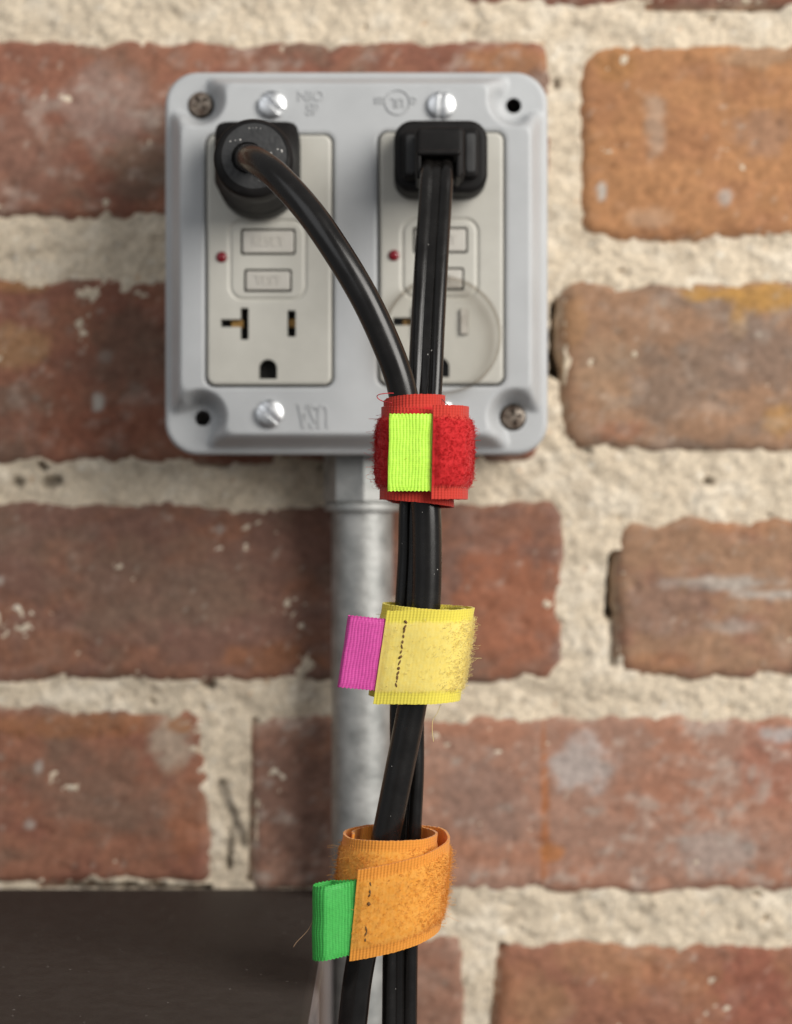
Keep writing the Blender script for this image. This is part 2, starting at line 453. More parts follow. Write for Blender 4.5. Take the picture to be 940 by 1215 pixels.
def brick(x0, x1, y0, y1, base, alt, white, seed, blobs=(), skew=0.0, res=1.1, proud=3.0, dark=None, chip=2.3):
    X0, X1, Z1, Z0 = wx(x0), wx(x1), wz(y0), wz(y1)
    cx, cz, hx, hz = (X0 + X1) / 2, (Z0 + Z1) / 2, (X1 - X0) / 2, (Z1 - Z0) / 2
    def sdf(x, z):
        d = rbox_sdf(x, z + skew * x, hx, hz, 5.5)
        return d - 1.6 + chip * 0.8 * fbm((x + cx) / 17, (z + cz) / 17, seed, 3) + 0.5 * fbm((x + cx) / 5, (z + cz) / 5, seed + 5, 4, 0.65)
    def height(x, z):
        d = sdf(x, z)
        h = proud + 1.1 * fbm((x + cx) / 40, (z + cz) / 28, seed + 9, 3) + 0.45 * fbm((x + cx) / 7, (z + cz) / 5, seed + 12, 4, 0.6)
        pits = sstep(0.52, 0.75, noise((x + cx) / 4.5, (z + cz) / 3.6, seed + 20))
        e = np.clip(1 + d / 4.5, 0, 1)
        return h - 0.7 * pits - 3.9 * e ** 2.0
    def col(x, z, d):
        gx, gz = x + cx, z + cz
        c = np.broadcast_to(np.array(base, float), (len(x), 3)).copy()
        c = mixc(c, alt, sstep(-0.15, 0.45, fbm(gx / 26, gz / 16, seed + 30, 4, 0.6)))
        if dark is not None:
            c = mixc(c, dark, 0.8 * sstep(0.0, 0.5, fbm(gx / 34, gz / 20, seed + 37, 4, 0.6)))
        for (bx, by, rx, ry, bc, st) in blobs:
            X, Z = wx(bx), wz(by)
            q = ((gx - X) / (rx * KW)) ** 2 + ((gz - Z) / (ry * KW)) ** 2
            q = q + 0.9 * fbm(gx / 7, gz / 7, seed + 51, 4, 0.65)
            c = mixc(c, bc, st * (1 - sstep(0.25, 1.25, q)))
        wn = fbm(gx / 11, gz / 8, seed + 41, 5, 0.7) + 0.25 * fbm(gx / 60, gz / 40, seed + 43, 2)
        c = mixc(c, (0.52, 0.44, 0.38), 0.8 * white * sstep(0.10, 0.55, wn))
        fl = sstep(0.62, 0.8, noise(gx / 2.6, gz / 2.6, seed + 60)) * sstep(0.0, 0.4, noise(gx / 17, gz / 17, seed + 61))
        c = mixc(c, (0.58, 0.50, 0.42), 0.35 * fl)
        c = c * np.array((0.87, 0.905, 0.905))
        c *= (1 + 0.16 * fbm(gx / 4, gz / 3, seed + 70, 4, 0.7))[:, None]
        # lime wash left on the arrises
        c = mixc(c, (0.50, 0.42, 0.33), 0.55 * sstep(-2.2, -0.2, d + 1.2 * noise(gx / 3, gz / 3, seed + 77)))
        return c
    return sheet("brick", hx + 3.8, hz + 3.8, res, sdf, height, 0, M['brick'], wall,
                 (cx + W0[0], W0[1], cz + W0[2]), 60, col, None, None, None, 25.0)

RED, RED2 = (0.255, 0.105, 0.070), (0.31, 0.135, 0.085)
PUR = (0.20, 0.122, 0.088)
ORG, ORG2 = (0.43, 0.205, 0.095), (0.38, 0.175, 0.085)
TAN, GRY = (0.345, 0.195, 0.12), (0.26, 0.168, 0.12)
WHT = (0.50, 0.43, 0.38)
OCH = (0.47, 0.245, 0.07)
B = brick
# row above the frame
B(-800, 30, -228, -4, RED, RED2, 0.2, 101, res=3)
B(90, 520, -225, 0, RED2, RED, 0.2, 102, res=2)
B(545, 1330, -222, 7, RED, RED2, 0.15, 103, res=2)
# first row
B(-160, 649, 52, 261, RED, RED2, 0.45, 110, [(120, 90, 110, 45, RED2, .5), (130, 130, 60, 60, (0.36, 0.25, 0.21), .6), (170, 190, 55, 30, GRY, .7), (600, 75, 60, 20, ORG2, .8), (230, 70, 90, 18, RED2, .7), (30, 190, 70, 70, (0.28, 0.15, 0.11), .6)], dark=PUR)
B(691, 1480, 58, 282, ORG, ORG2, 0.10, 111, [(905, 160, 45, 30, (0.33, 0.19, 0.13), .6), (775, 150, 14, 40, (0.48, 0.33, 0.24), .7), (770, 260, 28, 16, (0.50, 0.31, 0.20), .6), (712, 228, 6, 12, WHT, 1.0), (858, 238, 9, 11, WHT, .7), (730, 80, 30, 20, (0.36, 0.17, 0.065), .7), (900, 70, 50, 16, (0.40, 0.26, 0.17), .6)])
# second row
B(-190, 640, 331, 548, RED, (0.28, 0.12, 0.075), 0.28, 120, [(25, 340, 40, 9, OCH, .3), (20, 410, 45, 30, (0.40, 0.22, 0.11), .7), (100, 500, 90, 40, (0.27, 0.10, 0.06), .7), (118, 476, 9, 12, WHT, 1.0), (128, 425, 12, 9, WHT, .6), (160, 420, 60, 60, (0.17, 0.105, 0.075), .6)], dark=PUR)  # darkest blob paints the box's soft shadow into the clay colour
B(667, 1480, 336, 533, TAN, GRY, 0.28, 121, [(845, 350, 40, 10, OCH, .9), (905, 355, 50, 20, OCH, .9), (875, 385, 12, 22, OCH, .7), (680, 380, 18, 40, (0.40, 0.21, 0.10), .6), (900, 420, 60, 50, (0.23, 0.155, 0.12), .7), (735, 510, 35, 14, (0.33, 0.15, 0.09), .8), (930, 500, 30, 20, OCH, .5), (720, 440, 40, 50, (0.38, 0.24, 0.15), .5)])
# third row
B(-145, 664, 598, 807, (0.225, 0.115, 0.085), (0.275, 0.125, 0.08), 0.10, 130, [(600, 720, 75, 85, (0.33, 0.125, 0.07), .9), (180, 690, 140, 60, PUR, .6), (60, 770, 60, 30, (0.30, 0.13, 0.075), .6), (320, 780, 70, 20, (0.33, 0.13, 0.06), .6), (3, 688, 6, 6, WHT, .9), (262, 628, 6, 6, WHT, .7)], dark=PUR)  # browner left, redder right end: box shade painted into the colour
B(733, 1520, 612, 797, TAN, (0.30, 0.15, 0.10), 0.22, 131, [(850, 692, 75, 9, WHT, .8), (905, 705, 40, 7, WHT, .8), (870, 742, 40, 10, WHT, .5), (890, 620, 60, 16, ORG2, .6), (790, 720, 60, 40, (0.25, 0.145, 0.11), .7), (780, 785, 60, 12, ORG2, .5)], skew=-0.02)
# fourth row
B(-540, 249, 841, 1046, RED2, RED, 0.10, 140, [(90, 860, 140, 16, (0.36, 0.15, 0.07), .7), (205, 880, 30, 35, (0.44, 0.33, 0.25), .85), (216, 860, 16, 10, ORG2, .9), (48, 908, 6, 9, WHT, .9), (37, 976, 6, 6, WHT, .7), (120, 930, 80, 50, (0.24, 0.135, 0.095), .7), (220, 970, 25, 60, (0.36, 0.14, 0.075), .6)], dark=PUR)
B(299, 1105, 852, 1056, (0.37, 0.205, 0.148), (0.39, 0.185, 0.12), 0.62, 141, [(345, 950, 60, 110, (0.22, 0.12, 0.09), .85), (645, 950, 5, 110, (0.42, 0.15, 0.06), .95), (655, 1010, 18, 12, (0.45, 0.17, 0.06), .8), (690, 905, 40, 40, (0.50, 0.43, 0.40), .75), (780, 940, 60, 40, (0.36, 0.16, 0.10), .7), (910, 905, 40, 50, (0.36, 0.15, 0.10), .8), (580, 950, 60, 60, (0.27, 0.165, 0.13), .7), (850, 1010, 60, 30, (0.44, 0.36, 0.32), .6), (925, 870, 30, 10, (0.5, 0.44, 0.42), .8)])  # dark brown blob at the left end is shadow painted in
# fifth row
B(-250, 549, 1108, 1322, (0.29, 0.15, 0.105), RED2, 0.15, 150, [(510, 1160, 40, 60, (0.32, 0.17, 0.12), .6)])
B(589, 1390, 1119, 1330, RED2, (0.36, 0.16, 0.09), 0.12, 151, [(720, 1135, 60, 30, (0.40, 0.20, 0.11), .7), (890, 1180, 50, 70, (0.30, 0.105, 0.07), .8), (640, 1190, 40, 40, (0.34, 0.18, 0.10), .6)], skew=0.006)
# rows that only a camera further off to one side, above or below would see
for (x0, x1, y0, y1, sd) in ((-1010, -200, 52, 261, 160), (-1040, -235, 331, 548, 161), (-990, -190, 598, 807, 162), (-1000, -585, 841, 1046, 163), (-1090, -300, 1108, 1322, 164),
                             (1525, 1990, 58, 270, 165), (1525, 1990, 336, 540, 166), (1565, 1990, 612, 805, 167), (1150, 1950, 852, 1056, 168), (1435, 1990, 1119, 1330, 169),
                             (1375, 1990, -222, 7, 170), (-640, 160, 1388, 1600, 171), (205, 1010, 1388, 1600, 172), (1055, 1860, 1388, 1600, 173), (-500, 300, -505, -290, 174), (350, 1150, -505, -290, 175), (1200, 1990, -505, -290, 176), (-1090, -550, -505, -290, 177), (-1090, -690, 1388, 1600, 178)):
    B(x0, x1, y0, y1, RED, RED2 if sd % 2 else TAN, 0.25, sd, res=3.2, dark=PUR)

def make_mortar():
    fx = np.arange(-128, 128.01, 0.85); fz = np.arange(-165, 165.01, 0.85)
    xs = np.concatenate([np.arange(-395, -128, 4.0), fx, np.arange(131, 386, 4.0)])
    zs = np.concatenate([np.arange(-255, -165, 4.0), fz, np.arange(168, 290, 4.0)])
    X, Z = np.meshgrid(xs, zs, indexing='ij')
    nx, nz = X.shape
    x = X.ravel(); z = Z.ravel()
    h = 1.5 + 1.35 * fbm(x / 20, z / 13, 301, 3) + 0.9 * fbm(x / 5.5, z / 4.5, 305, 4, 0.65) + 0.35 * fbm(x / 1.6, z / 1.6, 309, 2)
    h = h + 0.5 * sstep(0.35, 0.8, noise(x / 3.4, z / 3.0, 315))
    pit = sstep(0.62, 0.86, noise(x / 2.7, z / 2.5, 320)) * sstep(-0.1, 0.5, noise(x / 15, z / 15, 321))
    h -= 1.7 * pit
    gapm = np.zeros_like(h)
    for (ax, ay, bx, by, r, dep) in ((660, 364, 659, 440, 7, 18), (663, 440, 672, 500, 3, 3), (730, 662, 725, 726, 7, 14), (728, 738, 727, 786, 5, 2.6),
                                     (597, 1122, 586, 1222, 4.5, 8), (303, 854, 298, 1042, 3, 3.5), (262, 930, 290, 1000, 5, 1.6), (274, 985, 272, 1030, 4, 2),
                                     (692, 130, 695, 250, 3, 2.2), (770, 10, 925, 9, 4, 7), (870, 779, 935, 797, 4, 6), (240, 546, 270, 548, 6, 5),
                                     (50, 1050, 250, 1052, 3, 5), (659, 98, 660, 103, 3, 3), (686, 529, 700, 536, 4, 1.6), (20, 572, 24, 573, 5, 3), (58, 573, 70, 570, 6, 3),
                                     (50, 553, 53, 556, 4, 3), (838, 572, 842, 573, 4, 3), (245, 812, 250, 813, 5, 3)):
        A_ = np.array([wx(ax), wz(ay)]); B_ = np.array([wx(bx), wz(by)])
        ab = B_ - A_; t = np.clip(((x - A_[0]) * ab[0] + (z - A_[1]) * ab[1]) / max(ab @ ab, 1e-6), 0, 1)
        d = np.hypot(x - A_[0] - ab[0] * t, z - A_[1] - ab[1] * t) + 0.5 * fbm(x / 4, z / 4, 330, 3)
        k = 1 - sstep(r * KW * 0.65, r * KW * 1.35, d)
        h -= dep * k; gapm = np.maximum(gapm, k * (dep <= 5))        # shallow marks only: smudges, plus joint shade painted dark
    c = np.broadcast_to(np.array((0.62, 0.525, 0.40)), (len(x), 3)).copy()
    c = mixc(c, (0.68, 0.595, 0.475), sstep(0.0, 0.5, fbm(x / 18, z / 13, 340, 4, 0.6)))
    c = mixc(c, (0.46, 0.38, 0.285), 0.7 * sstep(0.05, 0.5, fbm(x / 9, z / 8, 344, 4, 0.65)))
    c = mixc(c, (0.16, 0.14, 0.115), 0.75 * sstep(0.70, 0.9, noise(x / 2.2, z / 2.0, 350)) * sstep(-0.2, 0.5, noise(x / 20, z / 20, 351)))
    c = mixc(c, (0.72, 0.67, 0.58), 0.7 * sstep(0.66, 0.9, noise(x / 3.0, z / 2.6, 354)))
    c = mixc(c, (0.50, 0.26, 0.11), 0.6 * sstep(0.86, 0.96, noise(x / 2.8, z / 2.8, 357)))
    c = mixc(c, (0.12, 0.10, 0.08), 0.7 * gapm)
    n = len(x)
    idx = np.arange(n).reshape(nx, nz)
    q = np.stack([idx[:-1, :-1], idx[1:, :-1], idx[1:, 1:], idx[:-1, 1:]], -1).reshape(-1, 4)
    loop = np.concatenate([idx[:, 0], idx[-1, 1:], idx[-2::-1, -1], idx[0, -2:0:-1]])
    L = len(loop)
    vb = np.stack([x[loop], np.full(L, 90.0), z[loop]], 1)
    nxt = np.roll(np.arange(L), -1)
    side = np.stack([loop[nxt], loop, np.arange(L) + n, nxt + n], 1)
    verts = np.concatenate([np.stack([x, -h, z], 1), vb])
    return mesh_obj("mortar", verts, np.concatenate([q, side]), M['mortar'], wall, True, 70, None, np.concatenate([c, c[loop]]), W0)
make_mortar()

# ------------------------------------------------------------------ table at the lower left
TZ, TX = -110.4, -18.2
table = empty("table", (-170, -150, TZ), "dark brown tabletop pushed against the brick wall", "table")
def table_top():
    r = 3.0; prof = []                      # cross-section in x-z with a rounded right edge
    prof += [(-330, TZ - 62), (-330, TZ)]
    for a in np.linspace(math.pi / 2, 0, 9): prof.append((TX - r + r * math.cos(a), TZ - r + r * math.sin(a)))
    prof += [(TX, TZ - 62)]
    o = (170, 150, -TZ)
    rings = [np.array([(p[0], yy, p[1]) for p in prof]) for yy in (-6.0, -7.0, -300, -420)]
    return loft("table_top", rings, M['wood'], table, 40, o)
table_top()
def lit_edge():  # light on the table's right edge, painted in as paler grey
    r = 3.0
    prof = [(TX - 2.0, TZ - 58), (TX - 2.0, TZ - 3.2)] + [(TX + 0.25 - 2.4 + 2.4 * math.cos(a), TZ - 2.9 + 2.4 * math.sin(a)) for a in np.linspace(1.2, 0, 7)] + [(TX + 0.25, TZ - 58)]
    b_ = loft("lit_edge", [np.array([(p[0], yy, p[1]) for p in prof]) for yy in (-6.5, -7.0, -300, -419)], M['lit_edge'], table, 40, (170, 150, -TZ))
    b_["label"] = "right edge of the tabletop, painted paler where light catches it"
lit_edge()

def table_dust():
    V, F = [], []
    for _ in range(170):
        x, y, r = random.uniform(-150, TX - 4), random.uniform(-260, -8), random.uniform(0.10, 0.34); n0 = len(V)
        a0 = random.uniform(0, 6)
        for k in range(6):
            q = r * random.uniform(0.6, 1.4); V.append((x + 170 + q * math.cos(a0 + k * 1.047), y + 150 + q * math.sin(a0 + k * 1.047), 0.01))
        V.append((x + 170, y + 150, 0.12)); F += [(n0 + k, n0 + (k + 1) % 6, n0 + 6) for k in range(6)]
    mesh_obj("dust_specks", V, F, M['lint'], table, True, kind="stuff")
M['lint'] = noise_mat('grey_lint', (0.10, 0.085, 0.075), (0.2, 0.175, 0.155), 300, 0.9)
table_dust()

# ------------------------------------------------------------------ conduit below the box
cd = P(430, 800, -19)
conduit = empty("conduit", (cd[0], -19, -330), "galvanised steel conduit pipe running down the wall from the outlet box", "pipe")
def pipe_ring(r, z, n=48, x=0):
    t = np.linspace(0, 2 * math.pi, n, endpoint=False)
    return np.stack([x + r * np.cos(t), r * np.sin(t), np.full(n, z)], 1)
pz = lambda py: P(0, py, -19)[2] + 330
rt = 8.75
loft("pipe", [pipe_ring(rt, 0), pipe_ring(rt, pz(560))], M['galv'], conduit, 40)
c_top, c_bot = pz(500), pz(606)
def octo(r, z, n=8):
    t = np.linspace(0, 2 * math.pi, n, endpoint=False) - math.pi / 2 + 0.06
    return np.stack([r * np.cos(t), r * np.sin(t), np.full(n, z)], 1)
loft("coupling_nut", [octo(10.6, c_bot + 2.2), octo(11.0, c_bot + 2.8), octo(11.0, pz(546)), octo(10.6, c_top)], M['galv'], conduit, 20)
loft("lock_ring", [pipe_ring(9.2, c_bot - .4), pipe_ring(10.8, c_bot), pipe_ring(11.0, c_bot + 1.0), pipe_ring(10.8, c_bot + 1.9), pipe_ring(9.4, c_bot + 2.3)], M['galv'], conduit, 35)

# ------------------------------------------------------------------ outlet box
box = empty("outlet_box", (P(423, 0, -40)[0], -38, P(0, 540, -40)[2]), "grey square metal outlet box with two beige receptacles on the brick wall", "outlet box")
BX, BY, BZ = box.location.x / S, box.location.y / S, box.location.z / S
FY = -50.0                       # front of the raised cover
ccx, ccz = P(423, 312, -42)[0], P(423, 312, -42)[2]
HC = 227.5 * (508 / 2205.0)      # half size of the cover
LOC = (ccx - BX, -BY, ccz - BZ)

loft("back_box", [rrect(50.2, 50.2, 6, 35, ccx - BX, ccz - BZ), rrect(50.2, 50.2, 6, 0.2, ccx - BX, ccz - BZ), rrect(48.6, 48.6, 4.5, 0.2, ccx - BX, ccz - BZ), rrect(48.6, 48.6, 4.5, 33, ccx - BX, ccz - BZ)], M['galv_box'], box, 50)

def loc_c(px, py, y=FY):
    p = P(px, py, y); return p[0] - ccx, p[2] - ccz
GF = [(319.5, 308, 148, 297), (524, 306, 147, 299)]          # receptacle faces on the photo
def gf_geom(i):
    px, py, w, h = GF[i]; k = (FY - 1 + CAM_D) / 2205.0
    a, b = loc_c(px, py, FY - 1)
    return a, b, w * k / 2, h * k / 2
cover_holes = [loc_c(610, 124, -43), loc_c(240, 496, -43)]
corner_pts = [loc_c(238, 124, -43), loc_c(610, 124, -43), loc_c(240, 496, -43), loc_c(609, 495, -43)]
def cover_sdf(x, z):
    d = rbox_sdf(x, z, HC, HC, 9.0)
    for i in (0, 1):
        a, b, hx, hz = gf_geom(i)
        d = np.maximum(d, -rbox_sdf(x - a, z - b, hx + 0.55, hz + 0.55, 2.6))
    for (a, b) in cover_holes:
        d = np.maximum(d, -(np.hypot(x - a, z - b) - 2.15))
    for (a, b) in (corner_pts[0], corner_pts[3]):
        d = np.maximum(d, -(np.hypot(x - a, z - b) - 3.7))
    return d
def plateau(x, z):
    d = rbox_sdf(x, z, HC - 1.5, HC - 1.5, 6.0)
    for (a, b) in corner_pts:
        ux, uz = np.sign(a) * 0.7071, np.sign(b) * 0.7071
        t = np.clip((x - a) * ux + (z - b) * uz, 0, 14)
        e = 3.7 + 0.42 * t - np.hypot(x - a - ux * t, z - b - uz * t)
        k = 3.6; h = np.clip(0.5 + 0.5 * (d - e) / k, 0, 1)
        d = e * (1 - h) + d * h + k * h * (1 - h)
    return d
def cover_h(x, z):
    p = plateau(x, z)
    h = 1.8 + 8.2 * sstep(0.4, -4.2, p)
    d = rbox_sdf(x, z, HC, HC, 9.0)
    e = np.clip(1 + d / 1.5, 0, 1)
    h = h - 1.3 * (1 - np.sqrt(np.maximum(1 - e * e, 0)))
    for i in (0, 1):                         # edges pressed in around the two openings
        a, b, hx, hz = gf_geom(i)
        q = rbox_sdf(x - a, z - b, hx + 0.55, hz + 0.55, 2.6)
        g = np.clip(1 - q / 0.9, 0, 1)
        h = h - 0.45 * g ** 2
    return h + 0.05 * fbm(x / 18, z / 18, 77, 2)
# plate back at y = -40.2
cover = sheet("cover_plate", HC, HC, 0.42, cover_sdf, cover_h, 1.3, M['cover'], box, (LOC[0], -40.0 - BY, LOC[2]), 38)
CFY = -50.2                      # raised face

def text_mesh(name, txt, size, mat, parent, loc, rotz=0.0, sx=1.0, extr=0.12, flip=False):
    cu = bpy.data.curves.new(name, 'FONT'); cu.body = txt; cu.size = size * S; cu.align_x = 'CENTER'; cu.align_y = 'CENTER'
    cu.extrude = extr * S; cu.bevel_depth = 0.06 * S; cu.resolution_u = 3
    t = bpy.data.objects.new(name, cu); COL.objects.link(t)
    dg = bpy.context.evaluated_depsgraph_get()
    me = bpy.data.meshes.new_from_object(t.evaluated_get(dg))
    bpy.data.objects.remove(t); bpy.data.curves.remove(cu)
    n = len(me.vertices); co = np.empty(n * 3); me.vertices.foreach_get("co", co); co = co.reshape(-1, 3)
    x = co[:, 0] * sx; z = co[:, 1]; y = -co[:, 2]
    if flip: x, z = -x, -z
    me.vertices.foreach_set("co", np.stack([x, y, z], 1).ravel()); me.update()
    me.materials.clear(); me.materials.append(mat)
    o = bpy.data.objects.new(name, me); COL.objects.link(o); o.location = [c * S for c in loc]; o.parent = parent
    return o
def on_cover(px, py, y=CFY):
    p = P(px, py, y); return (p[0] - ccx, p[1] + 40.0, p[2] - ccz)
text_mesh("embossed_mark", "USA", 9.6, M['cover'], cover, on_cover(372, 492), sx=0.48, extr=0.065, flip=True)
text_mesh("embossed_mark", "NIO", 4.0, M['cover'], cover, on_cover(369, 114), sx=1.0, extr=0.06)
text_mesh("embossed_mark", "SP", 4.6, M['cover'], cover, on_cover(371, 130), sx=0.8, extr=0.06)
text_mesh("embossed_mark", "c", 4.0, M['cover'], cover, on_cover(492, 120), sx=1.0, extr=0.06, flip=True)
text_mesh("embossed_mark", "us", 4.0, M['cover'], cover, on_cover(451, 120), sx=0.9, extr=0.06, flip=True)
text_mesh("embossed_mark", "UL", 3.6, M['cover'], cover, on_cover(472, 121), sx=0.8, extr=0.06, flip=True)
tt = np.linspace(0, 2 * math.pi, 41)
_c = on_cover(472, 121)
sweep("embossed_mark", [(_c[0] + 3.3 * math.cos(a), _c[1] - 0.02, _c[2] + 3.3 * math.sin(a)) for a in tt], circ(0.16, 6), 0.6, M['cover'], cover, ref=(0, 1, 0))

def screw(name, px, py, y, r, mat, ang, phillips=False, dome=1.1):
    p = P(px, py, y)
    ca, sa = math.cos(ang), math.sin(ang)
    def height(x, z):
        q = np.minimum(np.hypot(x, z) / r, 1)
        h = 0.5 + dome * np.sqrt(np.maximum(1 - 0.92 * q * q, 0))
        u = x * ca + z * sa; v = -x * sa + z * ca
        if phillips:
            cr = np.minimum(np.maximum(np.abs(u) / 0.45, np.abs(v) / 2.1), np.maximum(np.abs(v) / 0.45, np.abs(u) / 2.1))
            h = h - 1.3 * (1 - sstep(0.85, 1.2, cr))
        else:
            h = h - 1.2 * (1 - sstep(0.78, 0.92, np.abs(v)))
        return h
    return sheet(name, r, r, 0.13, lambda x, z: np.hypot(x, z) - r, height, 0, mat, box, (p[0] - BX, p[1] - BY, p[2] - BZ), 45, minback=0.6)
screw("cover_screw", 323, 124.5, CFY, 3.75, M['zinc'], math.radians(-38))
screw("cover_screw", 524, 125, CFY, 3.75, M['zinc'], math.radians(84))
screw("cover_screw", 320, 491, CFY, 3.75, M['zinc'], math.radians(-40))
screw("cover_screw", 524, 491, CFY, 3.75, M['zinc'], math.radians(25))
screw("corner_screw", 238, 124, -41.2, 3.25, M['rust'], math.radians(35), True, 1.2)
screw("corner_screw", 609, 495, -41.2, 3.25, M['rust'], math.radians(10), True, 1.2)

def receptacle(i):
    a, b, hx, hz = gf_geom(i)
    px, py, w, h = GF[i]
    ox, oy = px - 319.5, py - 308
    y0 = CFY - 0.55                          # face stands a little proud of the cover
    def lc(qx, qy):                          # spot on the first receptacle -> local mm
        p = P(qx + ox, qy + oy, y0); return p[0] - (ccx + a), p[2] - (ccz + b)
    def rect(x0, y0_, x1, y1_):
        p, q = lc(x0, y0_), lc(x1, y1_)
        return (p[0] + q[0]) / 2, (p[1] + q[1]) / 2, (q[0] - p[0]) / 2, (p[1] - q[1]) / 2
    tv, th, rs = rect(285.5, 365, 295, 403), rect(262, 378.5, 288, 388), rect(341, 368, 351, 399.5)
    b1, b2 = rect(285.5, 271, 351, 302.5), rect(289.5, 319, 346.5, 346.5)
    fr = rect(273, 262, 362, 355)
    gc = lc(318, 437); gr = 2.45
    # the upper socket's own slots, mostly behind the plug
    up = [rect(285, 178, 295, 216), rect(341, 178, 351, 214)]; ugc = lc(318, 250) if i else lc(318, 240)
    def sdf(x, z):
        d = rbox_sdf(x, z, hx, hz, 2.3)
        for (cx, cz, rx, rz) in [tv, th, rs] + up:
            d = np.maximum(d, -rbox_sdf(x - cx, z - cz, rx, rz, 0.25))
        for (cx, cz, rx, rz) in (b1, b2):
            d = np.maximum(d, -rbox_sdf(x - cx, z - cz, rx, rz, 0.7))
        for (cx, cz) in (gc, ugc):
            dd = np.minimum(np.maximum(np.hypot(x - cx, z - cz) - gr, -1e3), np.maximum(np.abs(x - cx) - gr, np.abs(z - cz + gr / 2 + 0.2) - gr / 2 - 0.2))
            d = np.maximum(d, -dd)
        return d
    def height(x, z):
        d = rbox_sdf(x, z, hx, hz, 2.3)
        e = np.clip(1 + d / 0.9, 0, 1)
        hh = -0.55 * e ** 2.5
        f = rbox_sdf(x - fr[0], z - fr[1], fr[2], fr[3], 3.6)
        hh = hh - 0.5 * np.exp(-(f / 0.42) ** 2)
        return hh
    r = sheet("receptacle", hx, hz, 0.2, sdf, height, 2.6, M['ivory'], box, (ccx + a - BX, y0 - BY, ccz + b - BZ), 40)
    # body behind the face, near-black to paint the shade in the slots
    bevel_block("receptacle_body", hx - 1.5, hz - 1.5, 1.0, 30, 4.5, 0.3, M['slot_shade'], r)
    for (nm, q, t, tsx, fs) in (("reset_button", b1, "RESET", 0.92, 3.6), ("test_button", b2, "TEST", 1.0, 3.3)):
        bo = bevel_block(nm, q[2] - 0.55, q[3] - 0.55, 0.5, 3.0, -0.2, 0.35, M['button'], r, 0, 0, 0, (q[0], 0, q[1]))
        text_mesh("button_lettering", t, fs, M['button'], bo, (0, -0.22, 0), sx=tsx, extr=0.14)
    lx, lz = lc(263, 305)
    t = np.linspace(0, math.pi / 2, 7)
    rings = [np.array([(1.55 * math.cos(q_), 0.4, 1.55 * math.sin(q_)) for q_ in np.linspace(0, 2 * math.pi, 25)[:-1]])]
    for q in t[:-1]:
        rings.append(np.array([(1.5 * math.cos(q) * math.cos(s), -0.1 - 0.9 * math.sin(q), 1.5 * math.cos(q) * math.sin(s)) for s in np.linspace(0, 2 * math.pi, 25)[:-1]]))
    loft("indicator_light", rings, M['led'], r, 60, (lx, 0, lz))
    cx, cz, rx, rz = th
    bevel_block("brass_contact", rx * 0.55, rz - 0.1, 0.1, 4.2, 2.0, 0.1, M['brass'], r, cx + rx * 0.45, cz)
    cx, cz, rx, rz = rs
    bevel_block("brass_contact", rx - 0.2, rz * 0.3, 0.1, 4.2, 2.6, 0.1, M['brass'], r, cx + 0.1, cz + rz * 0.1)
    return r, (tv, rs, gc, y0, ccx + a, ccz + b)
r0, g0 = receptacle(0)
r1, g1 = receptacle(1)

# ------------------------------------------------------------------ clear safety cap in the right-hand receptacle
cp = P(525, 397.5, -55)
cap = empty("safety_cap", (cp[0], -52.4, cp[2]), "round clear plastic outlet cover plugged into the lower socket", "outlet cap")
R_ = 15.9
def cring(r, y, n=96):
    t = np.linspace(0, 2 * math.pi, n, endpoint=False); return np.stack([r * np.cos(t), np.full(n, y), r * np.sin(t)], 1)
loft("disc", [cring(R_ - 1.2, 0.35), cring(R_ - 1.2, -2.4)], M['clear'], cap, 40)
loft("rim", [cring(R_ - 1.0, 0.55), cring(R_ - 0.2, 0.4), cring(R_, -0.4), cring(R_ - 0.1, -2.7), cring(R_ - 0.5, -3.1), cring(R_ - 0.9, -2.8), cring(R_ - 1.0, -0.6), cring(R_ - 1.0, 0.55)], M['clear_rim'], cap, 50, caps=False)
for key in (0, 1):
    q = g1[key]
    bevel_block("prong", q[2] - 0.15, q[3] - 0.15, 0.2, 4.2, 0.6, 0.2, M['prong'], cap, q[0] + g1[4] - cp[0], q[1] + g1[5] - cp[2])

